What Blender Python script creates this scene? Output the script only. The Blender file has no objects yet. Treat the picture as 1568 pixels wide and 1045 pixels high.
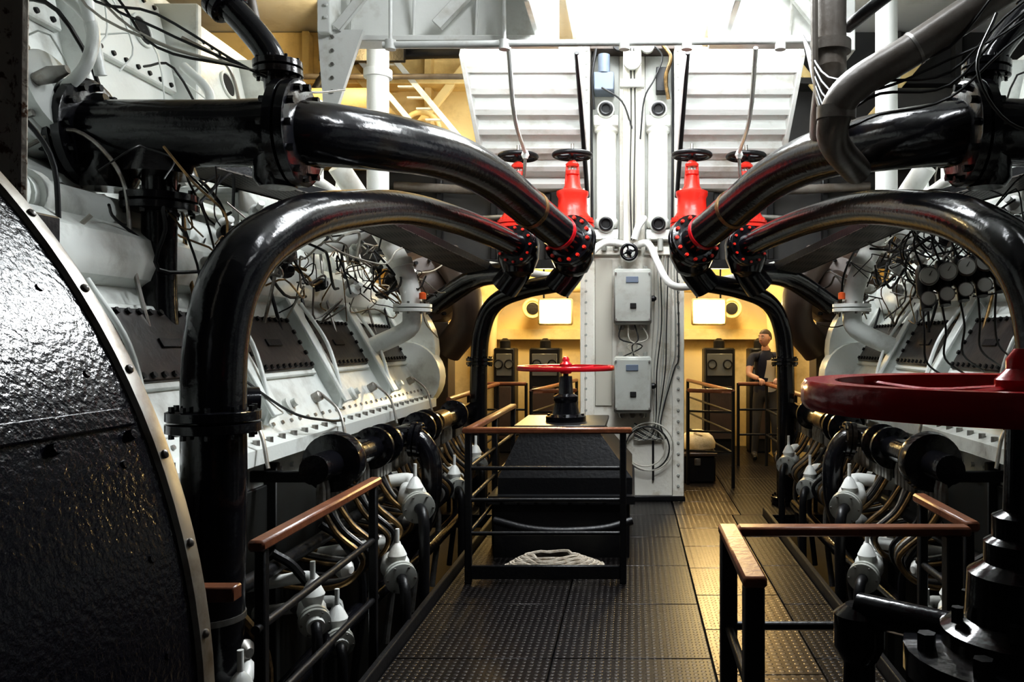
import bpy, bmesh, math, random
from mathutils import Vector, Matrix, Quaternion
random.seed(7)
S = bpy.context.scene
S.view_settings.view_transform = 'Standard'
try: S.view_settings.look = 'Medium High Contrast'
except Exception: pass
V = Vector

# ---------------------------------------------------------------- materials
def mat(name, col, rough=.5, metal=0., col2=None, nscale=4., thr=(.45,.7), bump=0., bscale=40., spec=.5, emis=0., ecol=None, coat=0.):
    m = bpy.data.materials.new(name); m.use_nodes = True
    nt = m.node_tree; N = nt.nodes; L = nt.links
    b = N['Principled BSDF']
    b.inputs['Base Color'].default_value = (*col,1)
    b.inputs['Roughness'].default_value = rough
    b.inputs['Metallic'].default_value = metal
    b.inputs['Specular IOR Level'].default_value = spec
    b.inputs['Coat Weight'].default_value = coat
    tc = N.new('ShaderNodeTexCoord')
    if col2:
        n = N.new('ShaderNodeTexNoise'); n.inputs['Scale'].default_value = nscale; n.inputs['Detail'].default_value = 8; n.inputs['Roughness'].default_value=.65
        r = N.new('ShaderNodeValToRGB'); r.color_ramp.elements[0].position = thr[0]; r.color_ramp.elements[1].position = thr[1]
        r.color_ramp.elements[0].color = (*col,1); r.color_ramp.elements[1].color = (*col2,1)
        L.new(tc.outputs['Object'], n.inputs['Vector']); L.new(n.outputs['Fac'], r.inputs['Fac']); L.new(r.outputs['Color'], b.inputs['Base Color'])
    if bump:
        n2 = N.new('ShaderNodeTexNoise'); n2.inputs['Scale'].default_value = bscale; n2.inputs['Detail'].default_value = 3
        bp = N.new('ShaderNodeBump'); bp.inputs['Strength'].default_value = bump; bp.inputs['Distance'].default_value = .01
        L.new(tc.outputs['Object'], n2.inputs['Vector']); L.new(n2.outputs['Fac'], bp.inputs['Height']); L.new(bp.outputs['Normal'], b.inputs['Normal'])
    if emis:
        b.inputs['Emission Color'].default_value = (*(ecol or col),1); b.inputs['Emission Strength'].default_value = emis
    return m

ENG   = mat('engine_white_paint', (.74,.77,.74), .32, 0, (.24,.225,.19), 2.6, (.52,.84), .2, 25)
WHITE = mat('white_paint', (.76,.77,.74), .38, 0, (.40,.36,.28), 3.1, (.52,.82), .2, 18)
COLW  = mat('column_cream_paint', (.74,.72,.65), .38, 0, (.38,.31,.20), 4.5, (.54,.76), .25, 22)
GREYW = mat('grey_enamel', (.38,.39,.36), .35, 0, (.26,.25,.21), 6, (.5,.8))
BLACK = mat('black_gloss_paint', (.006,.006,.008), .16, 0, (.020,.014,.009), 3.0, (.54,.74), .16, 24, .5)
BLACKR= mat('black_lumpy_paint', (.004,.004,.008), .17, 0, None, 4, (0,1), .30, 70, .34)
BLKM  = mat('black_satin_paint', (.007,.007,.008), .40, 0, (.014,.013,.012), 6, (.5,.8), .2, 40, .35)
SHADEW  = mat('engine_side_shade', (.022,.023,.022), .5, 0, (.015,.013,.01), 4, (.4,.8))  # engine side below the ledge, shade put into the colour
RED   = mat('red_valve_paint', (.72,.032,.018), .32, 0, (.42,.02,.014), 8, (.5,.8), .2, 30)
REDD  = mat('dark_red_wheel_paint', (.50,.012,.020), .20, 0, (.30,.008,.012), 8, (.5,.8), .2, 30)
WOOD  = mat('varnished_handrail', (.13,.045,.022), .33, 0, (.24,.09,.04), 9, (.4,.75), .15, 40)
BRASS = mat('worn_brass', (.30,.19,.08), .35, .8, (.06,.045,.03), 12, (.4,.65))
STEEL = mat('worn_steel', (.35,.34,.32), .38, .8, (.15,.12,.09), 8, (.45,.7))
LAG   = mat('grey_lagged_pipe', (.15,.135,.12), .36, .1, (.085,.066,.05), 4, (.45,.7), .25, 20, .4)
RUSTW = mat('rusty_white_paint', (.60,.55,.47), .5, 0, (.13,.055,.02), 22, (.54,.60), .4, 30)
BROWN = mat('brown_door_paint', (.026,.023,.022), .34, 0, (.075,.058,.045), 3, (.5,.8), .2, 20)
TURB  = mat('turbo_brown_paint', (.06,.04,.03), .4, 0, (.03,.025,.02), 3, (.5,.8), .2, 20)
YEL   = mat('yellow_cream_paint', (.80,.62,.30), .45, 0, (.50,.35,.14), 2.4, (.48,.8), .15, 15)
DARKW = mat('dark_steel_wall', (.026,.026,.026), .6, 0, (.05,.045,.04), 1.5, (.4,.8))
CEILM = mat('white_ceiling_paint', (.66,.67,.65), .5, 0, (.34,.34,.32), 1.8, (.5,.85), .15, 10)
ROPE  = mat('hemp_rope', (.40,.36,.30), .9, 0, (.25,.2,.14), 30, (.4,.7), .4, 120)
CABLE = mat('black_cable_rubber', (.012,.012,.012), .5)
CABW  = mat('pale_cable', (.45,.43,.37), .5)
HOLE  = mat('dark_recess', (.005,.005,.005), .8)
SACK  = mat('canvas', (.68,.55,.34), .8, 0, (.5,.38,.2), 8, (.4,.7), .3, 60)
BLUEG = mat('blue_grey_box', (.13,.16,.21), .4)
GLASS = mat('gauge_glass', (.12,.12,.11), .12)
DIAL  = mat('gauge_dial', (.75,.75,.70), .3)
ORNG  = mat('orange_cap', (.8,.13,.03), .4)
SKYL  = mat('skylight_glass', (1,1,1), .4, emis=17, ecol=(.93,.97,1))
LAMPW = mat('warm_lamp_glass', (1,.9,.6), .4, emis=30, ecol=(1,.80,.40))
LAMPC = mat('added_lamp_glass', (1,1,1), .4, emis=12, ecol=(.94,.97,1))  # glow of the added lamps only
SKIN  = mat('skin', (.50,.27,.18), .5)
HAIR  = mat('hair_brown', (.05,.03,.018), .6, 0, (.1,.06,.03), 60, (.4,.7), .5, 200)
NAVY  = mat('navy_cloth', (.018,.02,.035), .85, 0, None, 4, (0,1), .3, 90)
CREAM = mat('cream_cloth', (.62,.55,.42), .85, 0, None, 4, (0,1), .3, 90)
TROUS = mat('trouser_cloth', (.05,.045,.04), .9)
EYEW  = mat('eye_white', (.7,.68,.64), .3)

def dotted(name, base, dot, scale, thr, metal, rough, height):
    m = bpy.data.materials.new(name); m.use_nodes=True; nt=m.node_tree; N=nt.nodes; L=nt.links
    b=N['Principled BSDF']; b.inputs['Metallic'].default_value=metal; b.inputs['Roughness'].default_value=rough
    b.inputs['Specular IOR Level'].default_value=.3
    tc=N.new('ShaderNodeTexCoord'); v=N.new('ShaderNodeTexVoronoi'); v.inputs['Scale'].default_value=scale; v.inputs['Randomness'].default_value=0.0
    r=N.new('ShaderNodeValToRGB'); r.color_ramp.elements[0].position=thr; r.color_ramp.elements[1].position=thr+.08
    r.color_ramp.elements[0].color=(*dot,1); r.color_ramp.elements[1].color=(*base,1)
    L.new(tc.outputs['Object'],v.inputs['Vector']); L.new(v.outputs['Distance'],r.inputs['Fac']); L.new(r.outputs['Color'],b.inputs['Base Color'])
    mr=N.new('ShaderNodeMapRange'); mr.inputs['From Min'].default_value=thr; mr.inputs['From Max'].default_value=thr+.12
    mr.inputs['To Min'].default_value=1; mr.inputs['To Max'].default_value=0
    L.new(v.outputs['Distance'],mr.inputs['Value'])
    bp=N.new('ShaderNodeBump'); bp.inputs['Strength'].default_value=abs(height); bp.inputs['Distance'].default_value=.004; bp.invert = height<0
    L.new(mr.outputs['Result'],bp.inputs['Height']); L.new(bp.outputs['Normal'],b.inputs['Normal'])
    return m
FLOORM = dotted('studded_floor_plate', (.012,.010,.010), (.055,.05,.048), 26, .22, .6, .36, .5)
FLOORS = dotted('warm_streak_plate', (.075,.058,.042), (.15,.125,.10), 22, .22, .85, .32, .35)  # smooth metal strip, warm lamp streak partly put into its colour
PERF   = dotted('perforated_tray', (.55,.53,.46), (.03,.03,.03), 30, .30, .1, .4, -.5)
PERFD  = dotted('perforated_dark_tray', (.10,.09,.08), (.01,.01,.01), 34, .34, .3, .45, -.5)

# ---------------------------------------------------------------- mesh builder
class B:
    def __init__(s, name): s.name=name; s.v=[]; s.f=[]; s.m=[]; s.mats=[]
    def mi(s,m):
        if m not in s.mats: s.mats.append(m)
        return s.mats.index(m)
    def add(s, vs, fs, m):
        o=len(s.v); s.v += [tuple(p) for p in vs]; k=s.mi(m)
        for f in fs: s.f.append([i+o for i in f]); s.m.append(k)
    def box(s, c, d, m, rot=None, ch=.006):
        c=V(c); hx,hy,hz=[abs(q)/2 for q in d]; ch=min(ch,hx*.45,hy*.45,hz*.45)
        vs=[]; idx={}
        for a in (-1,1):
            for b in (-1,1):
                for e in (-1,1):
                    for ax in range(3):
                        p=[a*(hx-ch),b*(hy-ch),e*(hz-ch)]; p[ax]=(a,b,e)[ax]*(hx,hy,hz)[ax]
                        idx[(a,b,e,ax)]=len(vs); vs.append(V(p))
        fs=[]
        for ax in range(3):
            o=[i for i in range(3) if i!=ax]
            for sg in (-1,1):
                q=[]
                for (u,w) in ((-1,-1),(1,-1),(1,1),(-1,1)):
                    k=[0,0,0]; k[ax]=sg; k[o[0]]=u; k[o[1]]=w; q.append(idx[(*k,ax)])
                fs.append(q)
            for u in (-1,1):
                for w in (-1,1):
                    k0=[0,0,0]; k0[o[0]]=u; k0[o[1]]=w; k1=k0[:]; k0[ax]=-1; k1[ax]=1
                    fs.append([idx[(*k0,o[0])],idx[(*k0,o[1])],idx[(*k1,o[1])],idx[(*k1,o[0])]])
        for a in (-1,1):
            for b in (-1,1):
                for e in (-1,1): fs.append([idx[(a,b,e,i)] for i in range(3)])
        if rot is not None: vs=[rot@p for p in vs]
        s.add([p+c for p in vs], fs, m)
    def bb(s,x0,x1,y0,y1,z0,z1,m,ch=.006):
        s.box(((x0+x1)/2,(y0+y1)/2,(z0+z1)/2),(x1-x0,y1-y0,z1-z0),m,None,ch)
    def bar(s,p0,p1,w,h,m,ch=.004):
        p0=V(p0);p1=V(p1);d=p1-p0; q=d.to_track_quat('Y','Z').to_matrix()
        s.box((p0+p1)/2,(w,d.length,h),m,q,ch)
    def lathe(s,p,ax,prof,m,seg=20,cap=True):
        p=V(p); q=V(ax).normalized().to_track_quat('Z','Y').to_matrix(); vs=[];fs=[]
        for (r,h) in prof:
            for i in range(seg):
                a=2*math.pi*i/seg; vs.append(p+q@V((r*math.cos(a),r*math.sin(a),h)))
        for j in range(len(prof)-1):
            for i in range(seg):
                k=(i+1)%seg; fs.append([j*seg+i,j*seg+k,(j+1)*seg+k,(j+1)*seg+i])
        if cap: fs.append(list(range(seg))[::-1]); fs.append([(len(prof)-1)*seg+i for i in range(seg)])
        s.add(vs,fs,m)
    def cyl(s,p0,p1,r,m,r2=None,seg=16):
        p0=V(p0);p1=V(p1); L=(p1-p0).length; s.lathe(p0,p1-p0,[(r,0),(r if r2 is None else r2,L)],m,seg)
    def tube(s,pts,r,m,seg=12,n=6,closed=False):
        P=[V(p) for p in pts]
        if n>1 and len(P)>2 or closed:
            Q=[]; L=len(P); rng = L if closed else L-1
            for i in range(rng):
                g=lambda k: P[k%L] if closed else (P[k] if 0<=k<L else (P[0]*2-P[1] if k<0 else P[-1]*2-P[-2]))
                a,b,c,d=g(i-1),g(i),g(i+1),g(i+2)
                for t in range(n):
                    u=t/n; Q.append(.5*((2*b)+(c-a)*u+(2*a-5*b+4*c-d)*u*u+(3*b-a-3*c+d)*u**3))
            if not closed: Q.append(P[-1])
            P=Q
        K=len(P); vs=[];fs=[]; T=[]
        for i in range(K):
            if closed: T.append((P[(i+1)%K]-P[i-1]).normalized())
            else: T.append((P[min(i+1,K-1)]-P[max(i-1,0)]).normalized())
        nrm=T[0].orthogonal().normalized()
        for i in range(K):
            if i: 
                q=T[i-1].rotation_difference(T[i]); nrm=(q@nrm); nrm=(nrm-T[i]*nrm.dot(T[i])).normalized()
            bn=T[i].cross(nrm)
            if isinstance(r,(list,tuple)):
                f=i/n; k0=min(int(f),len(r)-1); k1=min(k0+1,len(r)-1); rr=r[k0]+(r[k1]-r[k0])*(f-int(f))
            else: rr=r
            for j in range(seg):
                a=2*math.pi*j/seg; vs.append(P[i]+nrm*(rr*math.cos(a))+bn*(rr*math.sin(a)))
        for i in range(K if closed else K-1):
            for j in range(seg):
                k=(j+1)%seg; i2=(i+1)%K; fs.append([i*seg+j,i*seg+k,i2*seg+k,i2*seg+j])
        if not closed: fs.append(list(range(seg))[::-1]); fs.append([(K-1)*seg+i for i in range(seg)])
        s.add(vs,fs,m)
    def torus(s,c,ax,R,r,m,N=32,seg=10):
        c=V(c); q=V(ax).normalized().to_track_quat('Z','Y').to_matrix()
        s.tube([c+q@V((R*math.cos(2*math.pi*i/N),R*math.sin(2*math.pi*i/N),0)) for i in range(N)],r,m,seg,1,True)
    def bolts(s,c,ax,R,n,m,r=.014,h=.02,ph=0):
        c=V(c); A=V(ax).normalized(); q=A.to_track_quat('Z','Y').to_matrix()
        for i in range(n):
            a=2*math.pi*i/n+ph; p=c+q@V((R*math.cos(a),R*math.sin(a),0)); s.lathe(p,A,[(r,-h*.2),(r,h)],m,6)
    def flange(s,c,ax,R,t,m,n=10,bm=None,pair=True):
        c=V(c);A=V(ax).normalized(); e=t*.08
        if pair:
            s.lathe(c-A*(t/2+.004),A,[(R*.94,-t*.5),(R,-t*.4),(R,t*.42),(R*.97,t*.5)],m,28)
            s.lathe(c+A*(t/2+.004),A,[(R*.97,-t*.5),(R,-t*.42),(R,t*.4),(R*.94,t*.5)],m,28)
            s.bolts(c+A*(t+.004),A,R*.86,n,bm or m,R*.07,R*.11); s.bolts(c-A*(t+.004),-A,R*.86,n,bm or m,R*.07,R*.11)
        else:
            s.lathe(c,A,[(R*.95,-t/2),(R,-t*.4),(R,t*.4),(R*.95,t/2)],m,28); s.bolts(c+A*t/2,A,R*.84,n,bm or m,R*.07,R*.11); s.bolts(c-A*t/2,-A,R*.84,n,bm or m,R*.07,R*.11)
    def wheel(s,c,ax,R,r,m,hub=.05,spokes=5,hm=None,flat=False):
        c=V(c);A=V(ax).normalized();q=A.to_track_quat('Z','Y').to_matrix()
        if flat: s.lathe(c,A,[(R-r*2.6,-r),(R-r*.3,-r*1.05),(R,-r*.6),(R,r*.6),(R-r*.3,r*1.05),(R-r*2.6,r),(R-r*2.9,0),(R-r*2.6,-r)],m,72,False)
        else: s.torus(c,A,R-r,r,m,40,10)
        s.lathe(c,A,[(hub*.8,-hub*.9),(hub,-hub*.6),(hub,hub*.6),(hub*.7,hub*.9),(hub*.35,hub*1.3)],hm or m,16)
        for i in range(spokes):
            a=2*math.pi*i/spokes+.3; d=q@V((math.cos(a),math.sin(a),0))
            s.tube([c+d*hub*.7,c+d*(R*.5)+A*-r*.4,c+d*(R-r*1.4)],[r*.75,r*.6,r*.7],m,8,3)
    def prism(s,prof,y0,y1,m):
        n=len(prof); vs=[(x,y0,z) for x,z in prof]+[(x,y1,z) for x,z in prof]
        fs=[[i,(i+1)%n,n+(i+1)%n,n+i] for i in range(n)]; fs.append(list(range(n))); fs.append([n+i for i in range(n)][::-1])
        s.add(vs,fs,m)
    def done(s, parent=None, ang=38):
        me=bpy.data.meshes.new(s.name); me.from_pydata(s.v,[],s.f)
        for m in s.mats: me.materials.append(m)
        for p,k in zip(me.polygons,s.m): p.material_index=k; p.use_smooth=True
        bm=bmesh.new(); bm.from_mesh(me); bmesh.ops.recalc_face_normals(bm,faces=bm.faces); bm.to_mesh(me); bm.free()
        me.set_sharp_from_angle(angle=math.radians(ang))
        ob=bpy.data.objects.new(s.name,me); S.collection.objects.link(ob)
        if parent: ob.parent=parent
        return ob
def empty(name):
    e=bpy.data.objects.new(name,None); S.collection.objects.link(e); return e

# ================================================================= ROOM SHELL
b=B('floor')
def plates(x0,x1,y0,y1,dx,dy,m):
    y=y0
    while y<y1-.01:
        x=x0
        while x<x1-.01:
            b.bb(x+.004,min(x+dx,x1)-.004,y+.004,min(y+dy,y1)-.004,-.03,0,m,.003); x+=dx
        y+=dy
plates(-1.2,.40,-1.0,7.6,.8,.86,FLOORM); plates(.40,.92,-1.0,7.6,.52,.62,FLOORS); plates(.92,1.2,-1.0,7.6,.28,.86,FLOORM)
plates(-1.95,.40,7.6,12.6,.78,1.0,FLOORM); plates(.40,1.0,7.6,12.6,.6,.62,FLOORS); plates(1.0,1.95,7.6,12.6,.95,1.0,FLOORM)
b.bb(-1.2,1.2,-1.0,7.6,-.12,-.031,BLKM); b.bb(-1.95,1.95,7.6,12.6,-.12,-.031,BLKM)
for s in (-1,1):
    b.bb(min(s*1.2,s*1.235),max(s*1.2,s*1.235),-1.0,7.6,-.12,.07,BLKM)
b.done()
b=B('floor_bilge'); b.bb(-5,5,-1.5,12.7,-1.2,-1.05,DARKW); b.done()
b=B('wall_left'); b.bb(-5.1,-5,-1.5,12.7,-1.2,5.2,DARKW)
for y in range(0,12,1): b.bb(-5,-4.9,y,y+.06,-1,5.1,DARKW)
b.done()
b=B('wall_right'); b.bb(5,5.1,-1.5,12.7,-1.2,5.2,DARKW)
for y in range(0,12,1): b.bb(4.9,5,y,y+.06,-1,5.1,DARKW)
b.done()
b=B('wall_front'); b.bb(-5.1,5.1,-1.6,-1.5,-1.2,5.2,DARKW); b.done()
b=B('wall_back'); b.bb(-5.1,5.1,12.7,12.8,-1.2,5.2,YEL)
for x in (-3.6,-2.4,-.6,.6,2.4,3.6): b.bb(x-.05,x+.05,12.55,12.7,-1,5.1,YEL)
b.bb(-4.9,4.9,12.5,12.7,1.62,1.78,YEL); b.bb(-4.9,4.9,12.5,12.7,2.7,2.85,YEL)
b.done()
b=B('ceiling')
x0,x1,y0,y1=-.62,.80,4.9,10.2
b.bb(-5.1,x0,-1.6,12.8,5.2,5.3,CEILM); b.bb(x1,5.1,-1.6,12.8,5.2,5.3,CEILM)
b.bb(x0,x1,-1.6,y0,5.2,5.3,CEILM); b.bb(x0,x1,y1,12.8,5.2,5.3,CEILM)
for y in (1.5,3.2,11): b.bb(-5,5,y,y+.08,4.95,5.2,CEILM)
b.done()
b=B('window_skylight')
b.bb(x0-.04,x1+.04,y0-.04,y1+.04,5.3,5.34,SKYL)
for s0 in (x0-.05,x1): b.bb(s0,s0+.05,y0,y1,5.0,5.3,WHITE)
for s0 in (y0-.05,y1): b.bb(x0,x1,s0,s0+.05,5.0,5.3,WHITE)
for y in (5.7,6.5,7.3,8.1,8.9,9.6): b.bb(x0,x1,y,y+.03,5.22,5.3,WHITE)
b.done()
# upper bulkheads behind the engines
for s in (-1,1):
    b=B('bulkhead_upper')
    def sb(xa,xb,*r): b.bb(min(s*xa,s*xb),max(s*xa,s*xb),*r)
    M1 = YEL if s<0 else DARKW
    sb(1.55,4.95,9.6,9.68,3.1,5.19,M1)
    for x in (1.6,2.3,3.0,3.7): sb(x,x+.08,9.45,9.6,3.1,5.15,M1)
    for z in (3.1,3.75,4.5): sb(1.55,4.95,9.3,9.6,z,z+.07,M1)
    b.bar((s*1.7,9.35,4.95),(s*2.6,9.35,3.8),.06,.09,YEL); b.bar((s*2.5,9.3,3.9),(s*3.4,9.3,4.95),.06,.09,YEL)
    b.cyl((s*3.6,8.9,4.15),(s*2.75,8.9,4.15),.17,M1,None,24); b.torus((s*2.75,8.9,4.15),(1,0,0),.17,.03,M1)
    sb(2.0,4.0,8.6,9.45,3.5,3.58,M1)
    if s<0:
        for i in range(9): b.bar((-1.75-.10*i,9.0,3.65+.12*i),(-1.95-.10*i,9.0,3.65+.12*i),.05,.02,WHITE)
        b.bar((-1.7,8.97,3.6),(-2.7,8.97,4.8),.03,.06,WHITE); b.bar((-2.0,8.97,3.5),(-3.0,8.97,4.7),.03,.06,WHITE)
        b.tube([(-1.6,9.0,4.75),(-2.6,9.0,4.72),(-3.2,8.95,4.6),(-3.4,8.9,4.3)],.06,BLKM,12); b.tube([(-1.6,8.9,4.45),(-3.9,8.9,4.45)],.03,LAG,10,1)
        b.bb(-3.3,-2.4,8.7,8.76,4.55,5.18,BLKM)
        b.torus((-2.35,9.2,3.95),(0,1,0),.2,.03,YEL,24)
    sb(.52,4.95,9.2,9.28,2.42,3.62,DARKW); sb(.52,4.95,9.1,9.2,2.40,2.50,BLKM)  # dark partition added so the gap behind the pipes stays dark
    for x in (.9,1.5,2.1): sb(x,x+.06,9.1,9.2,2.5,3.6,BLKM)
    b.tube([(s*.6,9.05,3.3),(s*1.5,9.05,3.25),(s*2.6,9.05,3.3)],.05,LAG,12); b.tube([(s*.6,9.05,3.0),(s*1.4,9.0,2.95),(s*2.6,9.05,2.9)],.03,STEEL,10)
    b.done()

# ================================================================= ROOF STRUCTURE
b=B('roof_girder')
for xa,xb in ((-2.02,-.5),(.52,1.38)):
    b.bb(xa,xb,5.62,5.66,3.62,4.35,WHITE); b.bb(xa,xb,5.50,5.66,3.60,3.64,WHITE)
    x=xa+.12
    while x<xb-.05:
        b.bar((x,5.6,3.66),(x+.05,5.45,4.3),.02,.03,WHITE); x+=.42
b.bb(-2.06,-1.98,5.4,5.66,3.62,5.19,WHITE); b.bb(1.38,1.46,5.4,5.66,3.5,5.19,WHITE)
b.add([(-2.08,5.46,3.66),(-1.78,5.46,3.66),(-1.96,5.46,3.12),(-2.04,5.46,3.12),(-2.08,5.50,3.66),(-1.78,5.50,3.66),(-1.96,5.50,3.12),(-2.04,5.50,3.12)],[[0,1,2,3],[4,5,6,7],[0,1,5,4],[1,2,6,5],[2,3,7,6],[3,0,4,7]],WHITE)
b.bar((-1.3,5.5,3.7),(-.55,5.5,4.5),.05,.08,WHITE); b.bar((1.25,5.5,3.7),(.6,5.5,4.5),.05,.08,WHITE); b.bar((-1.95,5.45,3.66),(-1.35,5.45,4.4),.04,.06,WHITE)
b.bb(-2.05,1.4,5.7,5.78,4.35,4.6,WHITE)
for s in (-1,1): b.bb(min(s*.62,s*.66),max(s*.62,s*.66),5.0,5.6,3.66,4.75,WHITE)
b.bb(-3.6,-2.06,5.4,5.5,3.9,4.05,WHITE)
for i in range(6): b.lathe((-2.0,5.4,3.72+.08*i),(0,-1,0),[(.012,0),(.012,.015)],WHITE,6)
for i in range(5): b.lathe((-1.98,5.46,3.25+.09*i),(0,-1,0),[(.012,0),(.012,.012)],STEEL,6)
b.done()
b=B('overhead_rail')
b.tube([(-1.6,5.3,3.50),(1.3,5.3,3.53)],.022,WHITE,10,1)
for x in (-1.55,-.82,-.05,.35,.95,1.28): b.cyl((x,5.3,3.51),(x,5.3,3.9),.012,WHITE); b.lathe((x,5.3,3.50),(0,0,1),[(.035,-.03),(.035,.03)],WHITE,12)
b.done()
for s in (-1,1):
    b=B('slatted_skylight_flap')
    slope=V((0,1.25,-.92)); nn=V((0,-.59,-.807))
    def pt(x,t,off=0):
        return V((s*x, 6.95,4.06))+slope*t+nn*off
    n=7
    d=slope.normalized()
    q=d.to_track_quat('Y','Z').to_matrix()
    b.box((pt(.44,.5)+pt(1.42,.5))/2,(.98,1.58,.015),WHITE,q)
    for xx in (.44,1.42): b.box(pt(xx,.5,.05),(.04,1.60,.14),WHITE,q)
    for i in range(n):
        t=(i+.5)/n
        c=(pt(.44,t,.045)+pt(1.42,t,.045))/2; b.box(c,(.96,.018,.09),WHITE,q); b.box(c+nn*.045+d*.025,(.96,.065,.012),WHITE,q)
    b.tube([pt(.46,-.02,.1),pt(.44,1.02,.12)],.022,BLKM,8,1)
    b.done()
    b=B('hanging_rod')
    b.tube([(s*.80,5.35,3.5),(s*.84,5.9,3.2),(s*.88,6.8,3.15)],.016,WHITE,8,4); b.lathe((s*.88,6.8,3.1),(0,0,1),[(.02,0),(.035,.03),(.02,.07)],WHITE,10)
    b.tube([(s*.88,6.8,3.1),(s*.9,6.85,2.95),(s*.95,6.95,2.9)],.014,STEEL,8,4)
    b.done()
    b=B('added_flap_lamp')  # lamp box added behind the girder to brighten the flap
    b.bb(s*.95-.35,s*.95+.35,5.67,5.73,3.64,3.76,GREYW,.01); b.bb(s*.95-.32,s*.95+.32,5.73,5.75,3.66,3.74,LAMPC,.005)
    b.done()

# ================================================================= CENTRE COLUMN
column=empty('central_column')
b=B('column_body')
b.bb(-.49,.49,8.3,9.1,.0,2.56,COLW,.015)
b.bb(-.53,.53,8.24,9.15,-.0,.05,BLKM)
b.bb(-.47,.47,8.42,9.1,2.56,4.60,COLW,.01)
b.bb(-.52,-.40,8.26,8.5,.0,2.5,COLW); b.bb(.40,.52,8.26,8.5,.0,2.5,COLW)
b.bb(-.50,-.42,8.30,8.5,2.56,4.62,COLW); b.bb(.42,.50,8.30,8.5,2.56,4.62,COLW)
b.bb(-.42,-.13,8.40,8.44,2.6,4.5,GREYW); b.bb(.13,.42,8.40,8.44,2.6,4.5,GREYW)
for s in (-1,1):
    for i in range(22): b.lathe((s*.46,8.26,.15+i*.108),(0,-1,0),[(.016,0),(.012,.012)],GREYW,8)
    for i in range(15): b.lathe((s*.46,8.30,2.7+i*.13),(0,-1,0),[(.014,0),(.01,.012)],GREYW,8)
    b.lathe((s*.26,8.34,2.74),(0,0,1),[(.10,0),(.115,.02),(.115,.08),(.10,.1),(.10,.95),(.12,.97),(.12,1.02)],WHITE,24)
    for z in (2.66,3.80):
        b.bb(min(s*.14,s*.38),max(s*.14,s*.38),8.22,8.42,z-.05,z+.05,WHITE)
        b.lathe((s*.26,8.22,z+.10),(0,-1,0),[(.085,-.1),(.085,.03),(.05,.035)],GREYW,24); b.lathe((s*.26,8.19,z+.10),(0,-1,0),[(.05,0),(.05,.01)],HOLE,20)
        b.torus((s*.26,8.175,z+.10),(0,1,0),.055,.016,BLKM,20,8)
    for x in (.16,.28,.40): b.lathe((s*x,8.22,2.56),(0,0,1),[(.028,-.06),(.028,.06)],GREYW,6)
b.bb(-.45,-.12,8.24,8.31,2.46,2.54,COLW); b.bb(.12,.45,8.24,8.31,2.46,2.54,COLW)
b.bb(-.09,.09,8.18,8.42,2.5,4.55,PERF,.004)
b.bb(-.37,-.20,8.285,8.3,.95,2.42,PERF,.003)
b.bb(-.47,-.38,8.25,8.27,.1,2.4,COLW); b.bb(.2,.22,8.27,8.3,.2,.6,BLKM)
b.bb(-.38,-.18,8.15,8.4,4.08,4.26,BLUEG,.01); b.cyl((-.28,8.2,4.26),(-.28,8.2,4.44),.06,BLUEG)
b.bb(.24,.36,8.25,8.4,4.1,4.34,BLKM); b.bb(-.12,.12,8.12,8.2,4.1,4.18,GREYW)
b.lathe((0,8.15,4.36),(0,-1,0),[(.09,0),(.09,.04),(.03,.05)],GREYW,20)
b.bb(-.42,.42,8.2,8.42,4.50,4.60,TURB); b.lathe((.15,8.2,4.52),(0,-1,0),[(.07,0),(.07,.05)],GREYW,18); b.lathe((-.13,8.2,4.53),(0,-1,0),[(.06,0),(.06,.05)],BLKM,18)
b.tube([(.3,8.2,4.55),(.38,8.15,4.4),(.33,8.15,4.2),(.36,8.2,4.0)],.02,BRASS,8); b.tube([(-.36,8.2,4.5),(-.40,8.16,4.2),(-.38,8.2,3.9)],.016,BLKM,8)
b.cyl((-.03,8.3,2.47),(-.03,8.05,2.47),.025,BLKM); b.wheel((-.03,8.06,2.47),(0,-1,0),.09,.016,BLACK,.03,4)
b.lathe((-.03,8.26,2.47),(0,-1,0),[(.07,0),(.09,.06),(.05,.1)],WHITE,16)
b.done(column)
for z0,z1 in ((1.73,2.31),(.86,1.45)):
    b=B('switch_box')
    zc=(z0+z1)/2
    b.bb(-.18,.19,8.08,8.25,z0+.03,z1,GREYW,.02); b.bb(-.17,.18,8.06,8.085,z0+.06,z1-.03,GREYW,.01)
    b.bb(-.06,.06,8.05,8.062,z1-.14,z1-.08,BLUEG); b.bb(-.02,.04,8.045,8.062,zc-.1,zc-.05,HOLE)
    for x in (-.16,.17):
        for z in (z0+.08,z1-.05): b.lathe((x,8.06,z),(0,-1,0),[(.012,0),(.012,.012)],STEEL,6)
    for x in (-.1,0,.1): b.lathe((x,8.18,z0+.03),(0,0,-1),[(.028,0),(.028,.03),(.018,.05)],STEEL,10)
    b.lathe((.19,8.18,zc),(1,0,0),[(.03,0),(.03,.03),(.012,.05)],BLKM,12)
    for x in (-.12,.13): b.bb(x-.02,x+.02,8.24,8.30,z0-.02,z1+.04,GREYW)
    b.done(column)
b=B('cables')
for i in range(9):
    x=.22+.028*i; z=2.4-.05*i
    b.tube([(x,8.25,2.45),(x+.02*math.sin(i),8.24,z-.5),(x-.03,8.245,1.3),(x-.02*i,8.24,.8),(x-.12,8.24,.62),(.02,8.24,.62+.02*i)],.006,[CABW,GREYW,CABLE][i%3],6,5)
for k,(r,z) in enumerate(((.2,.55),(.22,.53),(.24,.55))): b.torus((.13+.02*k,8.22-.004*k,z),(0,1,.05),r,.008,CABW if k!=1 else CABLE,36,6)
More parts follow.
